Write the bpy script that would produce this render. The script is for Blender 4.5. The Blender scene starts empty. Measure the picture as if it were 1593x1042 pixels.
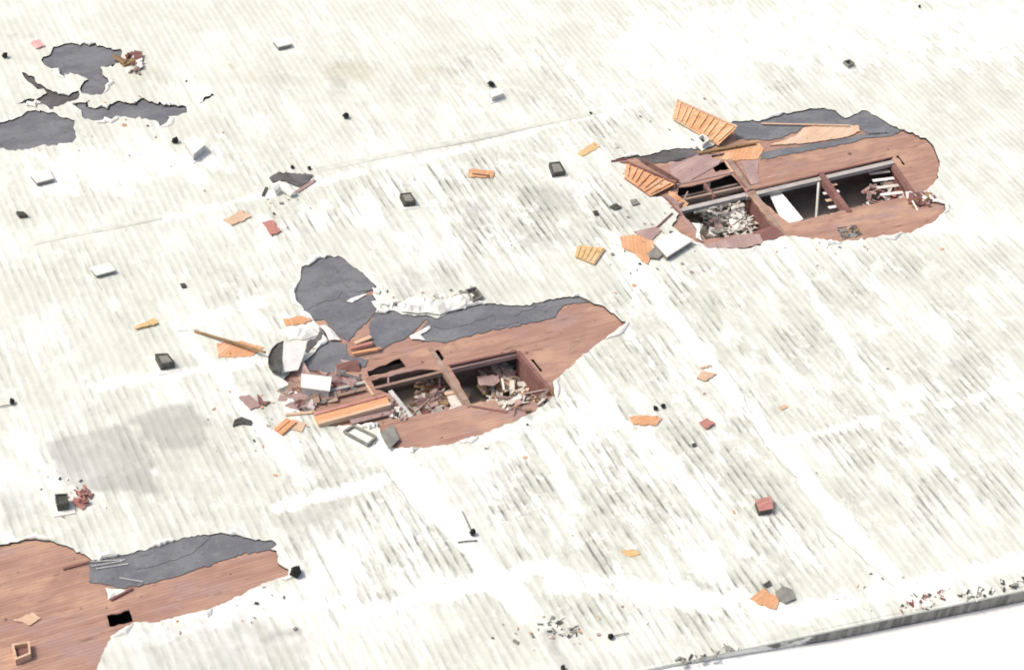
import bpy, bmesh, math, random
import numpy as np
from mathutils import Vector, Matrix
from mathutils.geometry import delaunay_2d_cdt, tessellate_polygon
random.seed(11); RNG = np.random.default_rng(5)
SC = bpy.context.scene; COL = SC.collection; R = math.radians

# ------------------------------------------------------------------ camera
# world X runs along the roof's long seams, world Y along its ribs (away from the viewer)
FPX, PX_M = 3000.0, 22.0
PITCH, HEAD, ROLL = R(42), R(31), R(8)
DIST = FPX / PX_M
hf = Vector((math.sin(HEAD), math.cos(HEAD), 0)); rt = Vector((math.cos(HEAD), -math.sin(HEAD), 0))
fw = hf * math.cos(PITCH) + Vector((0, 0, -math.sin(PITCH)))
dn = fw.cross(rt)
if dn.z > 0: dn = -dn
eu = rt * math.cos(ROLL) - dn * math.sin(ROLL)
ev = rt * math.sin(ROLL) + dn * math.cos(ROLL)
CAMP = -fw * DIST
cd = bpy.data.cameras.new("camera"); cam = bpy.data.objects.new("camera", cd); COL.objects.link(cam)
m = Matrix.Identity(4)
for i in range(3):
    m[i][0] = eu[i]; m[i][1] = -ev[i]; m[i][2] = -fw[i]; m[i][3] = CAMP[i]
cam.matrix_world = m
cd.sensor_width = 36; cd.lens = FPX / 1593 * 36; cd.clip_end = 3000; cd.clip_start = 1
cd.dof.use_dof = True; cd.dof.focus_distance = 50000; cd.dof.aperture_fstop = cd.lens / 1000 / .085     # slightly soft long lens
SC.camera = cam

def U(px, py, z=0.0):
    d = fw * FPX + eu * (px - 796.5) + ev * (py - 521)
    t = (z - CAMP.z) / d.z
    return CAMP + d * t
def UL(pts, z=0.0): return [U(p[0], p[1], z) for p in pts]
def PXN(xy):                                            # world xy (n,2) on z=0 -> pixels
    P = np.concatenate([xy, np.zeros((len(xy), 1))], 1) - np.array(CAMP)
    w = P @ np.array(fw); return np.stack([796.5 + FPX * (P @ np.array(eu)) / w, 521 + FPX * (P @ np.array(ev)) / w], 1)

# ------------------------------------------------------------------ light
SX, SY, SEL = -0.8, 0.35, R(56)
w = bpy.data.worlds.new("World"); SC.world = w; w.use_nodes = True
sky = w.node_tree.nodes.new("ShaderNodeTexSky"); sky.sky_type = 'NISHITA'; sky.sun_disc = False
sky.sun_elevation = SEL; sky.sun_rotation = math.atan2(SX, SY); sky.air_density = 0.9; sky.dust_density = 4.5; sky.ozone_density = 0.6
bg = w.node_tree.nodes["Background"]; bg.inputs[1].default_value = 0.11
tint = w.node_tree.nodes.new("ShaderNodeMix"); tint.data_type = 'RGBA'; tint.blend_type = 'MULTIPLY'; tint.inputs[0].default_value = 1
tint.inputs[7].default_value = (1.0, .965, .89, 1)                  # thin warm overcast
w.node_tree.links.new(sky.outputs[0], tint.inputs[6]); w.node_tree.links.new(tint.outputs[2], bg.inputs[0])
sd = bpy.data.lights.new("sun", 'SUN'); sun = bpy.data.objects.new("sun", sd); COL.objects.link(sun)
sd.energy = 1.5; sd.angle = R(10); sd.color = (1.0, 0.965, 0.91)
sdir = Vector((SX, SY, 0)).normalized() * math.cos(SEL) + Vector((0, 0, math.sin(SEL)))
sun.rotation_euler = sdir.to_track_quat('Z', 'Y').to_euler(); sun.location = (0, 0, 60)
SC.view_settings.view_transform = 'Standard'; SC.view_settings.look = 'None'
SC.view_settings.exposure = 0.54; SC.view_settings.gamma = 1

# ------------------------------------------------------------------ materials
class NT:
    def __init__(s, name):
        s.m = bpy.data.materials.new(name); s.m.use_nodes = True; s.t = s.m.node_tree
        s.b = s.t.nodes["Principled BSDF"]; s.L = s.t.links
        s.co = s.n("ShaderNodeTexCoord").outputs["Object"]
    def n(s, ty, **k):
        x = s.t.nodes.new(ty)
        for a, v in k.items(): setattr(x, a, v)
        return x
    def put(s, sock, v):
        if hasattr(v, "is_linked"): s.L.new(v, sock)
        else: sock.default_value = v
    def math(s, op, a, b=0.0, clamp=False):
        x = s.n("ShaderNodeMath", operation=op, use_clamp=clamp); s.put(x.inputs[0], a); s.put(x.inputs[1], b); return x.outputs[0]
    def mul(s, a, b): return s.math('MULTIPLY', a, b)
    def add(s, a, b): return s.math('ADD', a, b)
    def sc(s, v, sx, sy, sz=1.0, off=0.0):
        x = s.n("ShaderNodeMapping"); s.L.new(v, x.inputs[0]); x.inputs[3].default_value = (sx, sy, sz); x.inputs[1].default_value = (off, off * .7, off * .3); return x.outputs[0]
    def noise(s, v, scale=1.0, det=3.0, rough=0.5, dist=0.0):
        x = s.n("ShaderNodeTexNoise"); s.L.new(v, x.inputs["Vector"]); x.inputs["Scale"].default_value = scale
        x.inputs["Detail"].default_value = det; x.inputs["Roughness"].default_value = rough; x.inputs["Distortion"].default_value = dist; return x.outputs[0]
    def ramp(s, f, lo, hi, a=0.0, b=1.0):
        x = s.n("ShaderNodeMapRange"); s.put(x.inputs[0], f); x.interpolation_type = 'SMOOTHSTEP'
        for i, v in enumerate((lo, hi, a, b)): s.put(x.inputs[i + 1], v)
        return x.outputs[0]
    def mix(s, f, a, b):
        x = s.n("ShaderNodeMix", data_type='RGBA'); s.put(x.inputs[0], f)
        s.put(x.inputs[6], a if hasattr(a, "is_linked") else (*a, 1)); s.put(x.inputs[7], b if hasattr(b, "is_linked") else (*b, 1)); return x.outputs[2]
    def attr(s, nm): return s.n("ShaderNodeAttribute", attribute_name=nm).outputs["Fac"]
    def xyz(s, v):
        x = s.n("ShaderNodeSeparateXYZ"); s.L.new(v, x.inputs[0]); return x.outputs
    def done(s, col, rough=0.85, bump=None, bs=0.3, bd=0.02, metal=0.0, spec=0.2):
        s.put(s.b.inputs["Base Color"], col if hasattr(col, "is_linked") else (*col, 1)); s.put(s.b.inputs["Roughness"], rough)
        s.b.inputs["Metallic"].default_value = metal; s.b.inputs["Specular IOR Level"].default_value = spec
        if bump is not None:
            x = s.n("ShaderNodeBump"); s.L.new(bump, x.inputs["Height"]); x.inputs["Strength"].default_value = bs; x.inputs["Distance"].default_value = bd
            s.L.new(x.outputs[0], s.b.inputs["Normal"])
        return s.m

def m_membrane():
    s = NT("coated_membrane"); c = s.co; X, Y, Z = s.xyz(c)
    wob = s.noise(s.sc(c, .5, .12), 1.0, 3)
    rx = s.add(X, s.mul(wob, .4))
    ribw = s.math('SINE', s.mul(rx, 2 * math.pi / .56))
    rib = s.ramp(ribw, .15, .95)
    ribbreak = s.ramp(s.noise(s.sc(c, 1.2, .7, 1, 3), 1.0, 4, .62), .40, .62)
    fine = s.ramp(s.noise(s.sc(c, 4.5, .8, 1, 9), 1.0, 4, .65), .47, .74)
    dash = s.ramp(s.noise(s.sc(c, 2.2, .34, 1, 17), 1.0, 4, .6), .60, .74)
    lap = s.ramp(s.noise(s.sc(c, .16, 3.2, 1, 23), 1.0, 3, .6), .58, .72)
    blot = s.noise(c, .55, 5, .62); big = s.noise(c, .16, 4, .55)
    patch = s.ramp(s.noise(s.sc(c, .30, .22, 1, 31), 1.0, 4, .6), .42, .62)
    ribm = s.attr("rib"); gr = s.attr("grime"); br = s.attr("brown"); co = s.attr("coat")
    ribf = s.math('MULTIPLY', ribm, s.add(.12, s.mul(patch, .95)))
    cn = s.mul(s.add(s.noise(s.sc(c, 1.3, .45, 1, 40), 1.0, 6, .7), -.5), 1.5); cb = s.mul(s.add(s.noise(s.sc(c, .5, .3, 1, 44), 1.0, 3, .6), -.5), 1.8)
    coat = s.ramp(s.add(s.mul(co, .90), s.add(s.mul(cn, 1.5), s.mul(cb, .75))), .25, .75)
    inv = s.math('SUBTRACT', 1.0, s.mul(coat, .9))
    a = s.mul(s.mul(rib, s.add(.35, s.mul(ribbreak, .65))), 1.05)
    a = s.add(a, s.mul(fine, .3)); a = s.add(a, s.mul(lap, .22))
    wst = s.ramp(s.add(s.noise(s.sc(c, 1.15, .15, 1, 50), 1.0, 6, .66), s.mul(s.add(big, -.5), .5)), .49, .61)     # narrow washed-white runs along the ribs
    wpt = s.ramp(s.noise(s.sc(c, .8, .6, 1, 61), 1.0, 6, .7), .53, .64)
    coat = s.math('MAXIMUM', coat, s.mul(s.math('MAXIMUM', wst, s.mul(wpt, .8)), s.add(.25, s.mul(ribm, .75))), True)
    inv = s.math('SUBTRACT', 1.0, s.mul(coat, .85))
    amt = s.mul(s.mul(a, ribf), inv)
    amt = s.add(amt, s.mul(s.mul(dash, s.add(.10, s.mul(ribm, .6))), s.math('SUBTRACT', 1.0, s.mul(coat, .12))))
    grime = s.ramp(s.add(gr, s.mul(s.add(blot, -.5), 1.1)), .12, .95)
    wash = s.mul(s.mul(s.add(ribf, .06), inv), .42)
    mott = s.mul(s.mul(s.ramp(s.noise(s.sc(c, .8, .55, 1, 70), 1.0, 6, .75), .44, .62), s.add(.28, s.mul(ribm, .75))), inv)
    base = s.mix(s.ramp(big, .35, .7), (.675, .70, .625), (.75, .77, .71))
    base = s.mix(wash, base, (.50, .53, .475))
    base = s.mix(s.mul(mott, .46), base, (.42, .435, .37))
    base = s.mix(coat, base, (.9, .905, .885))
    base = s.mix(s.mul(grime, .72), base, (.38, .39, .36))
    base = s.mix(s.mul(s.ramp(s.add(br, s.mul(s.add(blot, -.5), .8)), .1, 1.0), .6), base, (.44, .36, .24))
    col = s.mix(s.math('MINIMUM', amt, .88), base, (.19, .195, .18))  # rib shade mixed into the colour as dark streaks
    spk = s.ramp(s.noise(c, 2.3, 3, .7), .68, .77)
    col = s.mix(s.mul(spk, .45), col, (.22, .22, .2))
    return s.done(col, .75, s.add(ribw, s.mul(blot, 1.5)), .25, .03)

def m_wood(name, ca, cb, cc, pitch=.2, gap=.45, ang=0.0, third=None, fourth=None):
    s = NT(name); c = s.co
    if ang:
        x = s.n("ShaderNodeMapping"); s.L.new(c, x.inputs[0]); x.inputs[2].default_value = (0, 0, ang); c = x.outputs[0]
    X, Y, Z = s.xyz(c)
    row = s.math('FLOOR', s.math('DIVIDE', Y, pitch))
    cv = s.n("ShaderNodeCombineXYZ"); s.put(cv.inputs[0], s.mul(X, .22)); s.put(cv.inputs[1], s.mul(row, 7.31)); 
    tone = s.noise(cv.outputs[0], 1.0, 1)
    grain = s.noise(s.sc(c, .5, 9, 9), 1.0, 4, .6)
    big = s.noise(s.sc(c, .3, .7), .9, 4, .6)
    fr = s.math('FRACT', s.math('DIVIDE', Y, pitch))
    seam = s.ramp(s.math('ABSOLUTE', s.add(fr, -.5)), .40, .49)
    col = s.mix(s.ramp(s.add(tone, s.mul(s.add(big, -.5), .9)), .3, .72), ca, cb)
    if third: col = s.mix(s.mul(s.ramp(s.noise(s.sc(c, .22, .5, 1, 12), 1.0, 5, .6), .5, .64), .8), col, third)
    if fourth: col = s.mix(s.mul(s.ramp(s.noise(s.sc(c, .25, .6, 1, 29), 1.0, 5, .6), .5, .66), .75), col, fourth)
    col = s.mix(s.mul(s.ramp(grain, .5, .72), .4), col, cc)
    stain = s.ramp(s.noise(s.sc(c, .35, 1.6, 1, 5), 1.3, 6, .72), .55, .72)
    pale = s.ramp(s.noise(s.sc(c, .5, 2.2, 1, 15), 1.4, 6, .75), .56, .7)
    col = s.mix(s.mul(pale, .45), col, tuple(min(.8, v * 1.3 + .06) for v in cb))
    col = s.mix(s.mul(stain, .72), col, tuple(v * .42 for v in ca))
    col = s.mix(s.mul(s.ramp(s.noise(c, 1.8, 2), .70, .76), .7), col, (.05, .035, .03))
    col = s.mix(s.mul(seam, gap), col, tuple(v * .3 for v in ca))
    return s.done(col, .9, s.add(grain, s.mul(seam, -1.5)), .4, .02, spec=.1)

def m_felt(name, a, b, dk=.5):
    s = NT(name); c = s.co
    n1 = s.noise(s.sc(c, .5, .9), .8, 5, .6); n2 = s.noise(c, 3.5, 4, .7)
    col = s.mix(s.ramp(n1, .38, .62), a, b)
    col = s.mix(s.mul(s.ramp(n2, .5, .75), .35), col, tuple(v * 1.5 for v in b))
    X, Y, Z = s.xyz(c)
    lap = s.ramp(s.math('ABSOLUTE', s.add(s.math('FRACT', s.math('DIVIDE', s.add(Y, s.mul(n1, .5)), 1.05)), -.5)), .47, .495)
    col = s.mix(s.mul(lap, .12), col, tuple(v * .35 for v in a))
    wr = s.ramp(s.noise(s.sc(c, 1.0, 2.2, 1, 7), 1.2, 6, .7, 1.2), .585, .66)
    col = s.mix(s.mul(wr, dk), col, tuple(v * .3 for v in a))
    return s.done(col, .8, s.add(n1, n2), .5, .05)

def m_plain(name, a, b=None, sc=2.0, rough=.8, metal=0.0, bs=.3):
    s = NT(name); c = s.co; b = b or tuple(v * .7 for v in a)
    n = s.noise(c, sc, 5, .65); n2 = s.noise(c, sc * 5, 3, .6)
    col = s.mix(s.ramp(n, .38, .66), a, b)
    col = s.mix(s.mul(s.ramp(n2, .6, .75), .4), col, tuple(v * .5 for v in a))
    return s.done(col, rough, s.add(n, n2), bs, .02, metal)

M = {}
M['mem'] = m_membrane()
M['edge'] = m_plain('torn_layer_edge', (.09, .085, .085), (.04, .035, .035), 3)
M['felt'] = m_felt('grey_felt', (.155, .16, .18), (.205, .212, .228))
M['felt_dk'] = m_felt('dark_felt', (.10, .10, .10), (.16, .155, .16))
M['deck'] = m_wood('red_brown_planks', (.385, .228, .178), (.475, .298, .23), (.32, .195, .17), .24, .34, third=(.56, .36, .255), fourth=(.40, .27, .255))
M['mauve'] = m_wood('weathered_mauve_wood', (.40, .28, .265), (.50, .36, .335), (.31, .23, .22), .3, .25)
M['tan'] = m_wood('pale_tan_wood', (.68, .48, .34), (.74, .55, .42), (.50, .34, .24), .3, .2)
M['orange'] = m_wood('fresh_orange_wood', (.70, .375, .20), (.78, .48, .30), (.50, .25, .15), .3, .35, third=(.60, .33, .2))
M['yellow'] = m_wood('yellow_pine', (.72, .50, .25), (.78, .58, .35), (.5, .33, .15), .3, .25)
M['red'] = m_wood('red_stained_wood', (.52, .24, .21), (.60, .34, .29), (.36, .16, .14), .3, .3)
M['beam'] = m_wood('old_beam_wood', (.33, .23, .185), (.44, .33, .27), (.22, .15, .125), .5, .1)
M['gird'] = m_plain('grey_girder_paint', (.44, .41, .39), (.52, .49, .46), 1.2)
M['brownb'] = m_wood('brown_beam_wood', (.27, .18, .10), (.36, .25, .14), (.15, .1, .06), .5, .1)
M['maroon'] = m_wood('dark_maroon_wood', (.24, .12, .11), (.3, .17, .15), (.15, .08, .07), .4, .3)
M['white'] = m_plain('white_coating', (.84, .84, .80), (.76, .76, .71), 1.6)
M['pwhite'] = m_plain('pinkish_white_sheet', (.83, .78, .77), (.8, .76, .74), .8)
M['dark'] = m_plain('dark_metal', (.06, .062, .055), (.11, .115, .10), 3, .6)
M['black'] = m_plain('black_rubber', (.018, .018, .018), (.035, .034, .03), 3)
M['grey'] = m_plain('weathered_grey_sheet', (.22, .22, .20), (.30, .30, .27), 2)
M['lgrey'] = m_plain('light_grey_metal', (.5, .5, .48), (.62, .62, .6), 2, .5)
WXM = U(1215, 996).x
def m_peel():
    s = NT('peeling_white_wall'); c = s.co; n = s.noise(s.sc(c, .55, .55, .9), 1.0, 6, .68); X, Y, Z = s.xyz(c)
    n2 = s.noise(s.sc(c, 2.2, 2.2, .35), 1.0, 4, .6)
    f = s.ramp(s.add(n, s.mul(s.math('MULTIPLY', s.add(s.mul(X, -1), WXM), .022), 1.0)), .47, .56)
    col = s.mix(s.ramp(n2, .4, .62), (.17, .167, .155), (.33, .325, .30)); col = s.mix(f, col, (.84, .84, .80))
    return s.done(col, .9, s.add(n, n2), .4, .04)
M['wall'] = m_peel(); M['inner'] = m_plain('dusty_inner_wall', (.34, .27, .24), (.24, .19, .17), .9)
M['floor'] = m_plain('dusty_floor', (.36, .32, .28), (.26, .22, .2), .6)
M['brick'] = m_plain('broken_brick', (.42, .2, .17), (.5, .28, .24), 2)
M['pink'] = m_plain('pink_insulation', (.75, .36, .36), (.8, .5, .48), 2)
M['low'] = m_plain('fresh_white_roofing', (.9, .9, .89), (.86, .87, .86), .35)
M['plaster'] = m_plain('broken_plaster', (.74, .70, .64), (.6, .56, .5), 2)
lerp_ = lambda a, b, t: a + (b - a) * t
M['ridge'] = m_plain('grey_green_ridge', (.70, .72, .65), (.58, .60, .54), 1.2)
M['seam'] = m_plain('weathered_lap', (.60, .61, .57), (.47, .47, .45), 2)
M['ground'] = m_plain('pale_gravel_ground', (.55, .54, .50), (.45, .44, .4), .2)

# ------------------------------------------------------------------ mesh helpers
class MB:
    def __init__(s): s.v = []; s.f = []; s.mi = []
    def poly(s, pts, mi=0):
        k = len(s.v); s.v += [Vector(p) for p in pts]; s.f.append(list(range(k, k + len(pts)))); s.mi.append(mi)
    def prism(s, top, thick, mi=0, side=None, bot=None):       # top: list of 3D points; bottom straight below
        n = len(top); k = len(s.v); side = mi if side is None else side
        top = [Vector(p) for p in top]
        a = sum((top[i].x * top[(i + 1) % n].y - top[(i + 1) % n].x * top[i].y) for i in range(n))
        if a < 0: top = top[::-1]
        lo = [p - Vector((0, 0, thick)) for p in top] if bot is None else bot
        s.v += top + lo
        for t in tessellate_polygon([top]):
            p = [top[i] for i in t]
            if (p[1] - p[0]).cross(p[2] - p[0]).z < 0: t = t[::-1]
            s.f.append([k + i for i in t]); s.mi.append(mi)
            s.f.append([k + n + i for i in t[::-1]]); s.mi.append(side)
        for i in range(n):
            j = (i + 1) % n; s.f.append([k + j, k + i, k + n + i, k + n + j]); s.mi.append(side)
    def bar(s, a, b, wd, ht, mi=0):                            # beam whose top runs a -> b
        a, b = Vector(a), Vector(b); d = (b - a); h = Vector((-d.y, d.x, 0)); h = h.normalized() * wd / 2 if h.length > 1e-6 else Vector((wd / 2, 0, 0))
        s.prism([a - h, b - h, b + h, a + h], ht, mi)
    def tube(s, pts, r, n=8, mi=0, cap=True):
        k0 = len(s.v); pts = [Vector(p) for p in pts]; rr = r if hasattr(r, '__len__') else [r] * len(pts)
        for i, p in enumerate(pts):
            d = (pts[min(i + 1, len(pts) - 1)] - pts[max(i - 1, 0)]).normalized()
            u = d.cross(Vector((0, 0, 1))); u = u.normalized() if u.length > 1e-3 else Vector((1, 0, 0)); v = d.cross(u)
            for j in range(n):
                t = 2 * math.pi * j / n; s.v.append(p + (u * math.cos(t) + v * math.sin(t)) * rr[i])
        for i in range(len(pts) - 1):
            for j in range(n):
                s.f.append([k0 + i * n + j, k0 + i * n + (j + 1) % n, k0 + (i + 1) * n + (j + 1) % n, k0 + (i + 1) * n + j]); s.mi.append(mi)
        if cap:
            s.f.append([k0 + j for j in range(n)][::-1]); s.mi.append(mi)
            s.f.append([k0 + (len(pts) - 1) * n + j for j in range(n)]); s.mi.append(mi)
    def box(s, c, dx, dy, dz, rot=None, mi=0):
        R3 = rot or Matrix.Identity(3); k = len(s.v); c = Vector(c)
        for z in (-1, 1):
            for x, y in ((-1, -1), (1, -1), (1, 1), (-1, 1)): s.v.append(c + R3 @ Vector((x * dx / 2, y * dy / 2, z * dz / 2)))
        for q in ((3, 2, 1, 0), (4, 5, 6, 7), (0, 1, 5, 4), (1, 2, 6, 5), (2, 3, 7, 6), (3, 0, 4, 7)):
            s.f.append([k + i for i in q]); s.mi.append(mi)
    def build(s, name, mats, parent=None, origin=None, smooth=False, rotz=0.0):
        mats = mats if isinstance(mats, (list, tuple)) else [mats]
        if origin is None:
            if parent is not None: origin = Vector((0, 0, 0))
            else:
                xs = [p.x for p in s.v]; ys = [p.y for p in s.v]; zs = [p.z for p in s.v]
                origin = Vector(((min(xs) + max(xs)) / 2, (min(ys) + max(ys)) / 2, min(zs)))
        Rz = Matrix.Rotation(-rotz, 3, 'Z')
        if parent is not None: off = ORG.get(parent.name, Vector((0, 0, 0))); vv = [p - off for p in s.v]
        else: vv = [Rz @ (p - origin) for p in s.v]
        me = bpy.data.meshes.new(name); me.from_pydata([tuple(p) for p in vv], [], s.f)
        for mt in mats: me.materials.append(M[mt])
        if len(mats) > 1: me.polygons.foreach_set('material_index', s.mi)
        if smooth: me.polygons.foreach_set('use_smooth', [True] * len(me.polygons))
        me.update(); o = bpy.data.objects.new(name, me); COL.objects.link(o)
        if parent is not None: o.parent = parent; ORG[o.name] = off
        else: o.location = origin; o.rotation_euler = (0, 0, rotz); ORG[o.name] = origin
        return o
ORG = {}
def tag(o, label, cat, group=None, kind=None):
    o['label'] = label; o['category'] = cat
    if group: o['group'] = group
    if kind: o['kind'] = kind
    return o
def empty(name, loc, label, cat, group=None):
    o = bpy.data.objects.new(name, None); COL.objects.link(o); o.location = loc; o.empty_display_size = .3; ORG[o.name] = Vector(loc); return tag(o, label, cat, group)
def rough(pts, amp=.8, step=5.0):                              # ragged pixel outline
    out = []
    for i in range(len(pts)):
        a = np.array(pts[i], float); b = np.array(pts[(i + 1) % len(pts)], float); L = np.hypot(*(b - a)); k = max(1, int(L / step))
        for j in range(k):
            p = a + (b - a) * j / k
            if j: p = p + RNG.normal(0, amp, 2)
            out.append(tuple(p))
    return out
def inside(pt, poly):
    x, y = pt[:, 0], pt[:, 1]; r = np.zeros(len(pt), bool); n = len(poly)
    for i in range(n):
        x1, y1 = poly[i][:2]; x2, y2 = poly[(i + 1) % n][:2]
        if y1 == y2: continue
        r ^= ((y1 > y) != (y2 > y)) & (x < (x2 - x1) * (y - y1) / (y2 - y1) + x1)
    return r
def segdist(pt, a, b):
    a = np.array(a, float); b = np.array(b, float); d = b - a; t = np.clip(((pt - a) @ d) / (d @ d), 0, 1); return np.hypot(*((pt - a - t[:, None] * d).T))
def polydist(pt, poly):                                        # signed: positive inside
    d = np.full(len(pt), 1e9)
    for i in range(len(poly)): d = np.minimum(d, segdist(pt, poly[i], poly[(i + 1) % len(poly)]))
    return np.where(inside(pt, poly), d, -d)

# ------------------------------------------------------------------ outlines of the torn places (photo pixels, unprojected to metres on the roof)
PIT1 = [(469,415),(481,413),(494,403),(515,398),(532,400),(546,412),(565,424),(586,445),(580,458),(588,470),(584,485),(600,487),(613,482),(626,489),(645,491),(663,489),(680,495),(698,486),(724,481),(735,476),(765,472),(790,475),(814,476),(840,470),(866,464),(901,461),(919,469),(942,478),(963,495),(974,501),(968,507),(933,532),(901,557),(878,578),(860,594),(864,617),(841,633),(818,647),(781,663),(744,677),(700,690),(650,696),(615,697),(600,690),(592,672),(588,657),(545,661),(496,663),(488,645),(443,634),(447,619),(456,602),(441,590),(461,572),(477,560),(497,540),(511,531),(498,512),(488,498),(478,485),(463,470),(459,455),(464,440),(468,428)]
PIT2 = [(951,251),(970,244),(1002,242),(1034,233),(1060,231),(1085,231),(1100,229),(1115,223),(1130,212),(1139,189),(1160,188),(1185,187),(1209,181),(1240,174),(1272,169),(1300,172),(1308,180),(1315,184),(1328,178),(1340,172),(1352,174),(1380,191),(1410,205),(1440,215),(1452,227),(1457,240),(1462,252),(1460,277),(1452,287),(1442,295),(1447,312),(1460,315),(1470,318),(1471,327),(1450,347),(1412,362),(1350,370),(1310,376),(1275,373),(1232,367),(1221,367),(1203,374),(1185,377),(1183,383),(1157,388),(1100,384),(1091,379),(1079,374),(1062,366),(1045,352),(1056,333),(1034,310),(1012,304),(990,290),(972,276),(974,256)]
PIT3 = [(-120,860),(0,847),(44,838),(78,840),(110,851),(138,866),(144,871),(182,865),(238,851),(298,833),(339,829),(370,832),(408,841),(424,840),(431,846),(421,854),(430,856),(433,876),(449,885),(447,895),(408,907),(361,932),(330,945),(282,957),(238,968),(213,967),(207,968),(190,978),(172,989),(157,1023),(150,1043),(135,1080),(60,1150),(-120,1150)]
FA = [(83,73),(100,68),(133,68),(161,72),(190,80),(188,90),(185,98),(156,105),(160,117),(170,129),(164,139),(156,148),(140,148),(127,145),(128,131),(137,124),(121,116),(94,116),(92,107),(75,105),(64,94),(78,85)]
FB = [(34,112),(40,114),(63,131),(83,143),(100,147),(112,144),(122,141),(124,147),(118,156),(95,163),(78,170),(58,158),(40,163),(23,161),(48,153),(63,151),(73,145),(50,131),(38,121)]
FC = [(114,161),(141,156),(138,167),(163,167),(186,157),(206,161),(221,153),(241,161),(289,166),(291,176),(276,181),(261,182),(259,191),(249,197),(236,187),(186,181),(148,188),(128,181),(126,171)]
FD = [(-40,192),(0,190),(26,183),(44,172),(83,174),(99,183),(116,187),(114,198),(119,213),(112,222),(60,227),(35,234),(0,231),(-40,232)]
FE = [(307,161),(320,151),(330,146),(334,149),(326,154)]
PITS = [PIT1, PIT2, PIT3, FA, FB, FC, FD, FE]
PITR = [rough(p, 1.0 if i < 3 else 1.7, 5 if i < 3 else 4.5) for i, p in enumerate(PITS)]

# ------------------------------------------------------------------ the warehouse
W = empty('warehouse', (0, 0, -8), 'long warehouse whose white flat roof is torn open to grey felt and red planks', 'warehouse')
XA, XB, YA, YB = -62, 92, -60, 95
p1, p2 = U(1050, 1031), U(1593, 917)
dA = (p2 - p1).normalized()
outer = [p1 - dA * 62, p1 + dA * 75, Vector((XB, YB, 0)), Vector((XA, YB, 0)), Vector((XA, (p1 - dA * 62).y, 0))]
outer = [(p.x, p.y) for p in outer]

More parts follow.
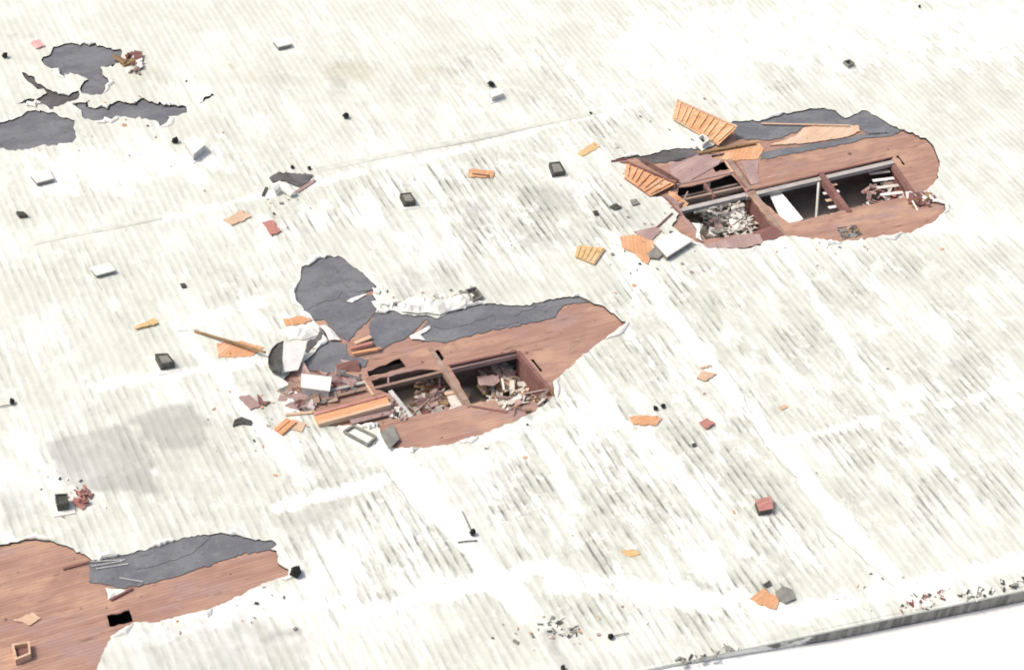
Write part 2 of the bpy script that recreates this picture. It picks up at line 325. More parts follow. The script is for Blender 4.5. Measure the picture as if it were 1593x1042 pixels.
def roof_attributes(xy):
    P = PXN(xy); n = len(P); rib = np.zeros(n); grime = np.zeros(n); brown = np.zeros(n); coat = np.zeros(n)
    def blob(arr, poly, amt, soft=14):
        arr[:] = np.maximum(arr, amt * np.clip(polydist(P, poly) / soft + .5, 0, 1))
    # how ribbed each stretch of the roof reads
    x, y = P[:, 0], P[:, 1]
    rib[:] = np.interp(y + .12 * x, [60, 260, 420], [.10, .24, .26])
    for poly, a in [([(380,330),(700,240),(955,178),(975,240),(860,270),(420,380)], .75), ([(720,70),(850,55),(950,165),(800,200),(640,180)], .42),
                    ([(480,180),(800,190),(500,260),(380,300)], .25),([(640,300),(950,270),(985,360),(900,400),(700,400)], .85),
                    ([(970,430),(1130,390),(1240,600),(1180,760),(1010,700),(900,560)], .75), ([(1180,400),(1480,390),(1593,480),(1593,800),(1330,860),(1200,560)], .62),
                    ([(880,600),(1180,640),(1300,900),(1100,990),(860,960),(700,720)], .85), ([(420,720),(640,700),(760,880),(720,960),(450,960)], .75),
                    ([(340,560),(440,560),(600,700),(450,760),(380,700)], .55), ([(960,170),(1250,110),(1260,160),(1130,180),(1050,150),(970,230)], .5),
                    ([(320,400),(460,400),(470,500),(430,540),(300,500)], .45), ([(600,400),(720,400),(740,450),(620,480)], .5),
                    ([(0,380),(300,400),(220,560),(0,600)], .18), ([(1440,280),(1593,260),(1593,480),(1460,420)], .35), ([(0,640),(420,640),(420,850),(0,860)], .3), ([(0,520),(230,500),(300,640),(0,700)], .22)]:
        blob(rib, poly, a, 40)
    for poly, a, sf in [([(70,690),(190,655),(235,690),(245,770),(100,760)], .72, 5), ([(195,640),(290,622),(325,655),(318,700),(240,697)], .78, 5), ([(0,735),(55,760),(70,800),(0,830)], .5, 16),
                    ([(110,630),(160,625),(165,660),(115,665)], .4, 10), ([(200,980),(330,950),(500,980),(480,1060),(170,1060)], .5, 30), ([(425,800),(540,770),(560,830),(440,870)], .42, 20),
                    ([(430,720),(520,700),(540,750),(450,760)], .4, 18), ([(590,420),(680,400),(730,450),(640,480),(595,470)], .42, 20), ([(950,320),(1040,315),(1010,360),(960,355)], .45, 12),
                    ([(800,290),(900,285),(905,330),(830,335)], .5, 14), ([(700,315),(770,310),(780,350),(720,360)], .45, 12),([(380,590),(440,590),(445,660),(390,680)], .45, 14),
                    ([(800,360),(930,355),(900,400),(790,400)], .35, 20), ([(690,740),(800,720),(830,790),(720,800)], .35, 16), ([(1450,650),(1510,650),(1520,680),(1460,690)], .35, 14),
                    ([(505,120),(545,118),(545,150),(510,150)], .45, 8), ([(630,755),(720,740),(760,790),(650,800)], .3, 20), ([(250,640),(420,640),(420,760),(330,800),(250,760)], .3, 30),
                    ([(842,978),(860,975),(895,1050),(872,1050)], .7, 8), ([(860,1010),(1040,1010),(1040,1040),(900,1060)], .35, 20), ([(405,985),(470,972),(470,982),(400,1000)], .95, 5),
                    ([(110,200),(240,205),(240,240),(120,235)], .12, 14), ([(0,50),(50,56),(50,60),(0,56)], .9, 3), ([(1180,990),(1300,960),(1300,985),(1180,1015)], .4, 12)]:
        blob(grime, poly, a, sf)
    for poly, a, sf in [([(490,95),(580,95),(590,125),(500,130)], .55, 20), ([(630,100),(690,100),(690,125),(640,125)], .5, 16), ([(300,90),(440,85),(480,130),(300,140)], .3, 20), ([(190,110),(250,100),(260,140),(200,140)], .35, 14),
                    ([(0,125),(40,125),(40,150),(0,150)], .3, 12), ([(1130,650),(1210,640),(1220,760),(1150,760)], .25, 24), ([(960,850),(995,848),(1000,870),(970,872)], .6, 6),
                    ([(180,60),(260,60),(200,150)], .2, 10), ([(280,430),(330,430),(330,520),(280,520)], .2, 14), ([(1090,470),(1150,450),(1160,500),(1100,510)], .22, 14), ([(600,110),(760,150),(700,180),(600,160)], .25, 20)]:
        blob(brown, poly, a, sf)
    # broad white recoated strips along the seams
    for a, b, wd, amt in [((958,385),(1120,585),15,1), ((1120,585),(1300,800),17,1), ((1300,800),(1440,950),20,1), ((600,690),(700,810),26,1), ((700,810),(810,950),26,1),
                    ((270,500),(370,620),13,1), ((370,620),(470,750),17,1), ((430,790),(660,730),12,1), ((20,680),(90,750),16,1), ((880,95),(985,260),6,.85), ((1215,380),(1330,560),13,.9), ((1330,560),(1540,810),13,.85),
                    ((540,960),(850,880),18,.95), ((200,1000),(540,930),10,.9), ((240,345),(660,245),7,.9), ((655,250),(1000,160),6,.9), ((860,900),(1240,955),26,.9), ((1240,955),(1593,870),20,.95),
                    ((60,270),(330,250),50,.6),((860,270),(910,300),12,.9),((1000,400),(980,520),12,.8),((900,560),(1000,700),12,.85),((820,660),(900,790),14,.85),((1000,670),(1160,860),13,.8),((940,660),(1010,650),8,.9),
                    ((150,600),(420,560),12,.8),((400,470),(300,500),14,.8),((200,940),(430,940),34,1),((1280,330),(1593,360),24,.7),((1000,60),(1593,40),80,.7),((500,460),(440,520),10,.8),((1200,690),(1593,600),12,.75),((870,640),(740,690),10,.9),((640,380),(560,330),16,.7),((130,880),(0,830),6,.9)]:
        coat[:] = np.maximum(coat, amt * np.clip(1.0 - (segdist(P, a, b) - wd * .3) / (wd * .9), 0, 1))
    return rib, grime, brown, coat

def build_membrane():
    step = .55; gx, gy = np.meshgrid(np.arange(XA, XB, step), np.arange(YA, YB, step)); g = np.stack([gx.ravel(), gy.ravel()], 1)
    pp = PXN(g); keep = inside(g, outer) & (pp[:, 0] > -160) & (pp[:, 0] < 1750) & (pp[:, 1] > -130) & (pp[:, 1] < 1180)
    hp = [[(p.x, p.y) for p in UL(h)] for h in PITR]
    g = g[keep] + RNG.uniform(-.12, .12, (keep.sum(), 2))
    ok = np.ones(len(g), bool)
    for h in hp: ok &= polydist(g, h) < -.12
    ok &= polydist(g, outer) > .2; g = g[ok]
    verts = [Vector(p) for p in g]; edges = []
    for h in [outer] + hp:
        k = len(verts); verts += [Vector(p) for p in h]; edges += [(k + i, k + (i + 1) % len(h)) for i in range(len(h))]
    V, E, F, *_ = delaunay_2d_cdt(verts, edges, [], 0, 1e-5)
    V = np.array([tuple(v) for v in V]); F = np.array([list(f) for f in F]); c = V[F].mean(1)
    ok = inside(c, outer)
    for h in hp: ok &= ~inside(c, h)
    F = F[ok]; nv = len(V); z = .035 * np.sin(V[:, 0] * .31 + 1.3 * np.sin(V[:, 1] * .17)) * np.sin(V[:, 1] * .23)
    vs = [(V[i, 0], V[i, 1], z[i]) for i in range(nv)]; fs = [tuple(f) for f in F]; mi = [0] * len(fs)
    from collections import Counter
    cnt = Counter(); 
    for f in fs:
        for i in range(3): cnt[(f[i], f[(i + 1) % 3])] += 1
    bd = [e for e in cnt if (e[1], e[0]) not in cnt]; low = {}
    for a, b in bd:
        for i in (a, b):
            if i not in low: low[i] = len(vs); vs.append((V[i, 0], V[i, 1], -.17))
        fs.append((b, a, low[a], low[b])); mi.append(0 if min(polydist(V[[a, b]], outer).__abs__()) < .02 else 1)
    off = ORG[W.name]; vs = [(v[0] - off.x, v[1] - off.y, v[2] - off.z) for v in vs]
    me = bpy.data.meshes.new('roof_membrane'); me.from_pydata(vs, [], fs); me.materials.append(M['mem']); me.materials.append(M['edge'])
    me.polygons.foreach_set('material_index', mi)
    ar = roof_attributes(V); pad = len(vs) - nv
    for nm, a in zip(('rib', 'grime', 'brown', 'coat'), ar):
        at = me.attributes.new(nm, 'FLOAT', 'POINT'); at.data.foreach_set('value', np.concatenate([a, np.zeros(pad)]).astype(np.float32))
    me.update(); o = bpy.data.objects.new('roof_membrane', me); COL.objects.link(o); o.parent = W; ORG[o.name] = off
build_membrane()

SEAMS = [[(1165,652),(1190,690),(1215,722),(1240,742)], [(1285,818),(1310,838),(1340,868),(1368,890),(1390,912)], [(1118,560),(1150,600),(1166,640)], [(1190,745),(1215,780),(1240,800)], [(600,735),(625,765),(660,815)],
     [(1437,770),(1460,805)], [(1262,805),(1300,850)],
    [(690,322),(740,388)], [(1270,830),(1280,850)],
    [(135,408),(158,450)], [(275,515),(310,512)]]
for pl in SEAMS:
    q = MB(); L, Rr = [], []
    for a, b in zip(pl[:-1], pl[1:]):
        n_ = max(1, int(math.dist(a, b) / 8)); A0, B0 = U(*a, .05), U(*b, .05); h_ = Vector((-(B0 - A0).y, (B0 - A0).x, 0)).normalized()
        for k_ in range(n_ + (b is pl[-1])):
            c_ = A0.lerp(B0, k_ / n_) + h_ * random.uniform(-.06, .06); w_ = random.uniform(.012, .05); L.append(c_ + h_ * w_); Rr.append(c_ - h_ * w_)
    for k_ in range(len(L) - 1):
        v = [Rr[k_], Rr[k_ + 1], L[k_ + 1], L[k_]]; q.poly(v); dd = Vector((0, 0, .05)); q.poly([v[0] - dd, v[1] - dd, v[1], v[0]]); q.poly([v[2] - dd, v[3] - dd, v[3], v[2]])
    q.build('lap_seam', 'seam', W)
for a, b, w_ in [((494,264),(935,173),.34), ((52,378),(250,338),.3), ((832,58),(960,230),.22)]:
    q = MB(); A, B = U(*a, .08), U(*b, .08); n_ = int((B - A).length / 1.6); h_ = Vector((-(B - A).y, (B - A).x, 0)).normalized() * w_ / 2; rows = []
    for k_ in range(n_ + 1):
        c_ = lerp_(A, B, k_ / n_) + h_ * random.uniform(-.25, .25); u_ = random.uniform(.8, 1.2); rows.append([c_ - h_ * u_ * 2 - Vector((0, 0, .075)), c_ - h_ * u_, c_ + h_ * u_, c_ + h_ * u_ * 2 - Vector((0, 0, .075))])
    for k_ in range(n_):
        for j in range(3): q.poly([rows[k_][j + 1], rows[k_][j], rows[k_ + 1][j], rows[k_ + 1][j + 1]])
    q.build('seam_ridge', 'ridge', W)
# felt underlayers (bare grey sheets under the torn membrane)
ZF, ZD = -.10, -.16
def grow(pts, k):
    c = sum(pts, Vector()) / len(pts); return [c + (p - c) * k for p in pts]
def felt(px, mat='felt', k=1.0, z=ZF, thick=.035, rg=True, label=None):
    b = MB(); b.prism(grow(UL(rough(px, .9, 5) if rg else px, z), k), thick, 0, 1); o = b.build('felt_layer', [mat, 'edge'], W)  # dark sides paint in the shading line along the felt edges
    if label: o['label'] = label
    return o
for f in (FA, FB, FC, FD, FE): felt(f, 'felt_dk' if f in (FB, FE) else 'felt', 1.08, z=-.145, rg=False)
felt([(469,413),(494,401),(515,396),(532,398),(546,410),(566,422),(587,444),(578,452),(560,458),(548,466),(538,469),(546,470),(562,464),(578,458),(586,470),(585,485),(569,503),(553,516),(542,531),(530,524),(523,518),(504,496),(488,499),(476,485),(460,470),(457,455),(462,440),(467,428)])
felt([(584,487),(600,488),(613,481),(626,487),(645,490),(664,488),(667,495),(652,508),(638,520),(628,528),(609,534),(592,545),(580,536),(574,520),(574,505)])
felt([(667,496),(680,493),(698,484),(724,479),(735,474),(765,470),(790,473),(814,474),(840,468),(866,462),(901,459),(920,468),(898,472),(876,475),(868,484),(864,493),(841,500),(802,508),(772,512),(721,524),(690,533),(676,530),(655,532),(648,522),(656,510)])
felt([(461,573),(475,561),(497,541),(511,531),(525,532),(538,534),(541,553),(573,559),(568,570),(545,573),(528,582),(500,578)])
felt([(1139,187),(1185,185),(1209,179),(1240,172),(1272,167),(1300,170),(1308,178),(1315,182),(1328,176),(1340,170),(1352,172),(1380,189),(1412,204),(1380,208),(1352,210),(1342,203),(1332,196),(1250,197),(1236,207),(1212,215),(1190,218),(1145,216)])
felt([(1183,248),(1186,236),(1215,231),(1260,225),(1320,215),(1355,207),(1400,206),(1380,212),(1345,215),(1325,222),(1270,232),(1235,238),(1200,246)])
felt([(990,245),(1034,232),(1085,230),(1100,231),(1080,243),(1062,250),(1040,252),(1005,255)], 'felt_dk')
felt([(140,872),(182,863),(238,849),(298,831),(339,827),(370,830),(408,839),(424,838),(432,845),(421,855),(370,863),(317,880),(282,894),(220,910),(188,914),(165,909),(138,905)])

felt([(512,401),(532,399),(546,411),(565,423),(586,444),(579,450),(560,454),(544,453),(530,430)], z=ZF + .035)
felt([(462,434),(480,446),(510,449),(533,452),(523,466),(505,468),(486,476),(476,485),(459,468),(457,452)], z=ZF + .03)
felt([(664,492),(690,487),(724,481),(765,472),(768,490),(720,506),(690,512),(672,506)], z=ZF + .03)
felt([(770,474),(814,475),(840,469),(850,474),(812,484),(800,492),(806,502),(772,508)], z=ZF + .03)
felt([(205,865),(240,851),(298,833),(330,831),(300,860),(240,880),(210,885)], z=ZF + .03)
# plank decks with their broken openings
OPEN1 = [[(571,577),(600,567),(622,557),(632,570),(601,580),(574,586)], [(577,592),(600,586),(640,577),(655,574),(686,577),(692,583),(725,629),(690,638),(640,648),(634,646),(606,612),(584,606)],
         [(698,567),(760,553),(803,544),(808,549),(857,606),(862,614),(845,621),(815,630),(790,639),(778,632),(770,621),(732,628)], [(824,559),(831,559),(845,577),(840,578)], [(676,546),(682,543),(691,557),(687,562)]]
OPEN2 = [[(1056,292),(1085,287),(1105,282),(1138,271),(1150,283),(1166,304),(1205,352),(1182,361),(1150,365),(1098,373),(1061,331),(1053,312)], [(1165,298),(1275,271),(1387,246),(1422,301),(1410,306),(1330,323),(1270,338),(1228,347)],
         [(1105,256),(1127,251),(1135,263),(1114,268)], [(1393,243),(1398,242),(1409,256),(1405,257)],
         [(1418,304),(1440,303),(1449,316),(1430,323)], [(1302,354),(1332,350),(1343,365),(1311,374)], [(1133,247),(1137,247),(1152,266),(1148,267)]]
OPEN3 = [[(166,957),(201,948),(207,966),(170,974)]]
def deck(pit, ops, mg=1.2):
    pts = UL(pit, ZD); c = [(p.x, p.y) for p in pts]
    xs = [p[0] for p in c]; ys = [p[1] for p in c]
    rect = [(min(xs) - mg, min(ys) - mg), (max(xs) + mg, min(ys) - mg), (max(xs) + mg, max(ys) + mg), (min(xs) - mg, max(ys) + mg)]
    hs = [[(p.x, p.y) for p in UL(rough(o, .7, 7), ZD)] for o in ops]
    verts = [Vector(p) for p in rect]; edges = [(i, (i + 1) % 4) for i in range(4)]
    for h in hs:
        k = len(verts); verts += [Vector(p) for p in h]; edges += [(k + i, k + (i + 1) % len(h)) for i in range(len(h))]
    V, E, F, *_ = delaunay_2d_cdt(verts, edges, [], 0, 1e-5)
    cc = np.array([np.mean([tuple(V[i]) for i in f], axis=0) for f in F]); ok = inside(cc, rect)
    for h in hs: ok &= ~inside(cc, h)
    b = MB(); n = len(V); b.v = [Vector((v[0], v[1], ZD)) for v in V] + [Vector((v[0], v[1], ZD - .09)) for v in V]
    dirs = set()
    for f, k in zip(F, ok):
        if not k: continue
        f = list(f); b.f.append(f); b.mi.append(0); b.f.append([n + i for i in f[::-1]]); b.mi.append(0)
        for i in range(len(f)): dirs.add((f[i], f[(i + 1) % len(f)]))
    for a, c2 in dirs:
        if (c2, a) not in dirs: b.f.append([c2, a, n + a, n + c2]); b.mi.append(0)
    return b.build('roof_deck', 'deck', W)
deck(PIT1, OPEN1); deck(PIT2, OPEN2); deck(PIT3, OPEN3)

# beams, girders and posts under the deck
def beam(a, b, wd, ht, mat, z=-.2, z2=None, name='beam', label=None):
    q = MB(); q.bar(U(*a, z), U(*b, z if z2 is None else z2), wd, ht); o = q.build(name, mat, W)
    if label: o['label'] = label
beam((669,541), (731,632), .36, .45, 'beam', -.10); beam((574,588), (634,575), .18, .3, 'beam', -.2); beam((634,574), (690,564), .5, .3, 'maroon', -.17)
beam((578,604), (690,577), .22, .35, 'beam', -.2); beam((692,576), (812,548), .17, .4, 'mauve', -.34); beam((806,546), (860,610), .28, .5, 'maroon', -.12)
beam((815,612), (858,604), .13, .13, 'mauve', -.1); beam((566,592), (581,614), .14, .15, 'tan', -.1); beam((607,607), (640,648), .3, .2, 'lgrey', -.12)
beam((640,646), (668,620), .09, .1, 'mauve', -.2, -1.2)
beam((1134,248), (1222,368), .42, .45, 'beam', -.1); beam((1052,328), (1161,302), .42, .3, 'gird', -.24); beam((1046,314), (1160,289), .2, .3, 'beam', -.2)
beam((1160,304), (1400,249), .42, .35, 'gird', -.26); beam((1276,268), (1322,330), .46, .6, 'maroon', -.11); beam((1391,256), (1425,305), .32, .5, 'maroon', -.13)
beam((1162,297), (1389,244), .13, .12, 'maroon', -.1); beam((1142,250), (1168,288), .16, .3, 'maroon', -.1); beam((1096,285), (1112,306), .2, .3, 'maroon', -.2); beam((1205,352), (1172,362), .2, .3, 'maroon', -.12)
beam((735,632), (790,641), .2, .25, 'maroon', -.13); beam((698,568), (803,545), .14, .15, 'maroon', -.1)
beam((1030,307), (1060,335), .3, .3, 'maroon', -.1); beam((1060,334), (1094,377), .22, .3, 'mauve', -.12); beam((1052,287), (1140,267), .16, .2, 'mauve', -.1)
beam((1084,236), (1180,221), .18, .15, 'brownb', -.05); beam((1128,250), (1140,267), .12, .12, 'tan', -.05); beam((1140,267), (1160,292), .14, .2, 'maroon', -.12)
beam((1070,298), (1064,309), .1, .2, 'mauve', -.15); beam((604,583), (604,600), .1, .2, 'mauve', -.2)
for a, b, r_, mt in [((1274,284,-.4), (1270,340,-2.9), .13, 'white'), ((684,568,-.4), (684,600,-1.8), .08, 'mauve'), ((1100,284,-.4), (1099,304,-1.4), .3, 'gird')]:
    q = MB(); q.tube([U(*a), U(*b)], r_, 4); q.build('post', mt, W)
# walls and floor inside
ZFL = -3.4
def iwall(a, b, z0, z1, mat='maroon', th=.18):
    q = MB(); A, B = U(*a, z0), U(*b, z0); q.bar(A, B, th, z0 - z1); q.build('interior_wall', mat, W)
iwall((808,548), (866,616), -.3, -3.6); iwall((1166,304), (1225,368), -.5, -2.6); iwall((1393,254), (1428,304), -.4, -3.6); iwall((700,560), (810,536), -.8, -3.5, 'inner')
iwall((1030,312), (1420,226), -.9, -3.5, 'inner'); iwall((560,580), (700,548), -.8, -3.5, 'inner')
q = MB(); q.box((15, 18, ZFL - .15), 152, 150, .3); q.build('floor', 'floor', W)
# outer walls and the lower wing in front
q = MB(); b3 = [Vector((p[0], p[1], -.02)) for p in outer]
inn = [Vector((p.x, p.y, p.z)) for p in b3]
for i in range(len(b3)):
    a, c = b3[i], b3[(i + 1) % len(b3)]; d = (c - a).normalized(); nrm = Vector((-d.y, d.x, 0)) * .15
    q.prism([a + nrm * .05, c + nrm * .05, c + nrm * 2, a + nrm * 2], 8.0)
q.build('wall', 'wall', W)
q = MB(); zl = -1.15; e0, e1 = p1 - dA * 75, p1 + dA * 90; dn_ = Vector((dA.y, -dA.x, 0))
LR = (p2 - p1).length; cuts = [(-75, -.3), (0, -.3), (LR * .45, -1.05), (LR, -1.25), (95, -1.25)]    # the wing in front rises to the left
k_ = 0
for t_, z_ in cuts: q.v += [p1 + dA * t_ + dn_ * .02 + Vector((0, 0, z_)), p1 + dA * t_ + dn_ * 60 + Vector((0, 0, z_))]
for c_ in range(len(cuts) - 1): q.f.append([2 * c_, 2 * c_ + 1, 2 * c_ + 3, 2 * c_ + 2]); q.mi.append(0)
q.build('lower_roof', 'low', W)
# ground
g = MB(); g.poly([(-1500, -1500, -8), (1500, -1500, -8), (1500, 1500, -8), (-1500, 1500, -8)])
o = g.build('ground', 'ground', None, Vector((0, 0, -8))); o['kind'] = 'structure'; o['label'] = 'pale gravel ground around the warehouse'; o['category'] = 'ground'


# membrane curled up along the torn edges
def curls():
    rnd = random.Random(91)
    for h in PITR[:6]:
        P = UL(h); n = len(P); a = sum(P[i].x * P[(i + 1) % n].y - P[(i + 1) % n].x * P[i].y for i in range(n)); sg = 1 if a > 0 else -1
        i = rnd.randrange(12)
        while i < n - 8:
            L = rnd.randrange(4, 9); hh = rnd.uniform(.05, .17); b = MB(); ok = True
            for k in range(L + 1):
                p = P[i + k]; d = (P[i + k + 1] - P[i + k - 1]).normalized(); o = Vector((d.y, -d.x, 0)) * sg; t = math.sin(math.pi * k / L) * rnd.uniform(.7, 1.2)
                b.v += [p + o * .03 + Vector((0, 0, .05)), p + o * (.03 + .10 * t) + Vector((0, 0, .05 + hh * t)), p + o * (.05 + .28 * t) + Vector((0, 0, .05 + hh * .9 * t)), p + o * (.08 + .42 * t) + Vector((0, 0, .045))]
                if k:
                    for j in range(3): b.f.append([4 * k - 4 + j, 4 * k - 4 + j + 1, 4 * k + j + 1, 4 * k + j]); b.mi.append(0)
            b.build('curled_membrane', 'white', W); i += L + rnd.randrange(8, 26)
curls()
# ------------------------------------------------------------------ loose things
def board(name, label, cat, px, mat, h=.06, th=.05, hs=None, group=None, rg=0, side=None):
    """a flat loose piece: pixel outline, top at height h (or one height per corner)"""
    if not rg and not hs and name == 'board': rg = .7
    if rg: px = rough(px, rg, 4); hs = None
    P = [U(p[0], p[1], hs[i] if hs else h) for i, p in enumerate(px)]
    L = max(range(len(P)), key=lambda i: (P[(i + 1) % len(P)] - P[i]).length); d = P[(L + 1) % len(P)] - P[L]
    b = MB(); b.prism(P, th, 0, 1 if side else None)
    return tag(b.build(name, [mat, side] if side else mat, rotz=math.atan2(d.y, d.x)), label, cat, group)
def lerp(a, b, t): return a + (b - a) * t
def panel(label, px, hs, n, mats, group, th=.05, bat=(.09, .1), along=True, rails=True):
    """a torn sheathing panel with battens across it"""
    P = [U(p[0], p[1], hs[i]) for i, p in enumerate(px)]; base = sum(P, Vector()) / 4; base.z = min(p.z for p in P) - th
    r = empty('roof_panel', base, label, 'roof panel', group)
    b = MB(); b.prism(P, th); b.build('sheathing', mats[0], r)
    up = Vector((0, 0, bat[1]))
    for i in range(n):
        t = (i + .5) / n + random.uniform(-.025, .025); a, c = lerp(P[0], P[1], t), lerp(P[3], P[2], t + random.uniform(-.02, .02))
        k0, k1 = random.uniform(-.1, .12), random.uniform(.84, 1.08)
        q = MB(); q.bar(lerp(a, c, k0) + up, lerp(a, c, k1) + up, bat[0], bat[1] - .004); q.build('batten', mats[1], r)
    if rails:
        q = MB(); q.bar(P[0] + up * 1.6, P[1] + up * 1.6, .14, bat[1] * 2.4); q.build('rail', mats[2], r)
        q = MB(); q.bar(P[3] - Vector((0, 0, th + .01)), P[2] - Vector((0, 0, th + .01)), .14, .12); q.build('rail', mats[2], r)
    return r
def vent(label, px, h, mats=('white', 'black'), ins=.2, skirt=.3, depth=None, name='roof_vent', cat='roof vent', group=None, lid=None, z0=0.0):
    """a square curb with an open dark throat (or a lid), and its flashing"""
    P = [U(p[0], p[1], h) for p in px]; a = sum(P[i].x * P[(i + 1) % 4].y - P[(i + 1) % 4].x * P[i].y for i in range(4))
    if a < 0: P = P[::-1]
    c = sum(P, Vector()) / 4; base = Vector((c.x, c.y, z0)); r = empty(name, base, label, cat, group)
    I = [lerp(p, c, ins) for p in P]; dz = depth or h * .75
    b = MB()
    for i in range(4):
        j = (i + 1) % 4; lo = Vector((0, 0, h - z0)); di = Vector((0, 0, dz))
        b.poly([P[i] - lo, P[j] - lo, P[j], P[i]]); b.poly([P[i], P[j], I[j], I[i]]); b.poly([I[i], I[j], I[j] - di, I[i] - di])
    b.build('curb', mats[0], r)
    b = MB(); b.poly([v - Vector((0, 0, dz)) for v in I]); b.build('throat', mats[1], r)
    if skirt:
        S = [Vector((v.x, v.y, z0)) + (Vector((v.x, v.y, 0)) - Vector((c.x, c.y, 0))).normalized() * skirt + Vector((0, 0, .05)) for v in P]
        b = MB(); b.prism(S, .06); b.build('flashing', 'white', r)
    if lid:
        b = MB(); b.prism([lerp(p, c, -.08) + Vector((0, 0, .12)) for p in P], .1); b.build('lid', lid, r)
    return r
def crate(label, px, h, mats, name='vent_box', cat='vent box', group=None, z0=0.0, seam=True, foot=None):
    """closed box housing: body, overhanging lid"""
    P = [U(p[0], p[1], h) for p in px]; c = sum(P, Vector()) / len(P); r = empty(name, Vector((c.x, c.y, z0)), label, cat, group)
    b = MB(); b.prism([lerp(p, c, .06) - Vector((0, 0, .09)) for p in P], h - .09 - z0); b.build('body', mats[1], r)  # darker body colour paints in the shaded sides below the lid
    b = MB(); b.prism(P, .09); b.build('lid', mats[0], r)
    if foot:
        b = MB(); b.prism([Vector((p.x, p.y, z0 + .06)) + (p - c).xy.to_3d().normalized() * .25 for p in P], .07); b.build('flashing', foot, r)
    return r
def stick(name, label, cat, a, b, r, mat, za=.1, zb=.1, group=None):
    q = MB(); q.tube([U(*a, za), lerp(U(*a, za), U(*b, zb), .5) + Vector((0, 0, .03)), U(*b, zb)], r, 7); return tag(q.build(name, mat), label, cat, group)
def plank(name, label, cat, a, b, wd, th, mat, za=.1, zb=None, group=None):
    A, B = U(*a, za), U(*b, za if zb is None else zb); q = MB(); q.bar(A, B, wd, th); d = B - A
    return tag(q.build(name, mat, rotz=math.atan2(d.y, d.x)), label, cat, group)
def crumple(name, label, cat, px, mat, h=.25, res=.28, amp=.25, group=None, base=.06):
    """a crumpled sheet lying on the roof"""
    C = UL(px); poly = [(p.x, p.y) for p in rough_w(C)]; a = np.array(poly); x0, y0 = a.min(0); x1, y1 = a.max(0)
    gx, gy = np.meshgrid(np.arange(x0, x1, res), np.arange(y0, y1, res)); g = np.stack([gx.ravel(), gy.ravel()], 1) + RNG.uniform(-res * .3, res * .3, (gx.size, 2))
    g = g[polydist(g, poly) > res * .3]; vs = [Vector(p) for p in g]; k = len(vs); vs += [Vector(p) for p in poly]
    V, E, F, *_ = delaunay_2d_cdt(vs, [(k + i, k + (i + 1) % len(poly)) for i in range(len(poly))], [], 0, 1e-5)
    V = np.array([tuple(v) for v in V]); pd = polydist(V, poly)
    z = base + np.minimum(h, np.maximum(pd, 0) * .5) * (.6 + .5 * np.sin(V[:, 0] * 3.1 + V[:, 1] * 1.7)) + RNG.uniform(0, amp, len(V)) * np.clip(pd * 2 + .3, 0, 1)
    b = MB(); b.v = [Vector((V[i][0], V[i][1], z[i])) for i in range(len(V))]
    for f in F:
        f = list(f)
        if inside(np.array([V[f].mean(0)]), poly)[0]: b.f.append(f); b.mi.append(0)
    n = len(b.v); b.v += [v - Vector((0, 0, .02)) for v in b.v]; b.f += [[n + i for i in f[::-1]] for f in list(b.f)]; b.mi = [0] * len(b.f)
    return tag(b.build(name, mat), label, cat, group)
def rough_w(C):
    out = []
    for i in range(len(C)):
        a, b = C[i], C[(i + 1) % len(C)]; k = max(1, int((b - a).length / .35))
        for j in range(k):
            p = lerp(a, b, j / k)
            if j: p = p + Vector((random.uniform(-.07, .07), random.uniform(-.07, .07), 0))
            out.append(p)
    return out

# --- big torn panels at the right opening
panel('orange slatted roof panel flipped up beyond the right opening, standing clear at its top', [(1053,157),(1146,199),(1119,224),(1047,182)], [.9,.9,.25,.35], 9, ('orange', 'yellow', 'tan'), 'torn slatted roof panels')
panel('orange slatted roof panel lying over the left tip of the right opening', [(974,253),(1051,286),(1013,305),(972,276)], [.35,.3,.12,.12], 7, ('orange', 'orange', 'maroon'), 'torn slatted roof panels')
panel('small yellow slatted panel lying alone left of the big tilted white vent box', [(899,381),(942,386),(925,411),(894,398)], [.15,.15,.15,.15], 5, ('yellow', 'yellow', 'orange'), 'torn slatted roof panels', rails=False, bat=(.16, .06))
# --- sheets lying in the right opening's deck
board('plywood_sheet', 'mauve grey plywood sheet on the deck at the left of the right opening', 'plywood sheet', [(1040,252),(1084,240),(1128,238),(1118,256),(1066,285),(1048,282)], 'mauve', ZD + .06, .04)
board('plywood_sheet', 'orange plywood strip on the deck just below the flipped slatted panel', 'plywood sheet', [(1100,236),(1178,219),(1188,232),(1180,247),(1140,250),(1108,246)], 'orange', ZD + .06, .04, rg=.6)
board('plywood_sheet', 'long orange plywood strip between the two grey felt bands of the right opening', 'plywood sheet', [(1195,226),(1237,212),(1252,198),(1336,195),(1338,204),(1318,213),(1262,222)], 'tan', ZF + .05, .03, rg=.5)
board('plywood_sheet', 'pale mauve plywood sheet on the deck right of the small square opening', 'plywood sheet', [(1153,250),(1180,249),(1178,270),(1182,284),(1166,288)], 'mauve', ZD + .05, .04)
board('plywood_sheet', 'torn orange plywood corner on the roof below the tilted white vent box', 'plywood sheet', [(964,368),(985,365),(1013,366),(1018,385),(1008,411),(997,405),(985,392),(968,385)], 'orange', .08, .04, rg=.7)
board('plywood_sheet', 'brown plywood scrap behind the tilted white vent box at the opening corner', 'plywood sheet', [(985,360),(1022,352),(1030,358),(1014,374),(1000,368)], 'mauve', .10, .04, rg=.6)
board('plywood_sheet', 'grey brown plywood strip hanging along the lower lip of the right opening', 'plywood sheet', [(1094,381),(1150,366),(1183,364),(1187,378),(1158,386),(1100,385)], 'mauve', .03, .05, rg=.6)
board('plywood_sheet', 'dark brown plywood piece at the lower end of the cross beam, right opening', 'plywood sheet', [(1175,362),(1208,353),(1222,367),(1186,377)], 'maroon', .0, .05)
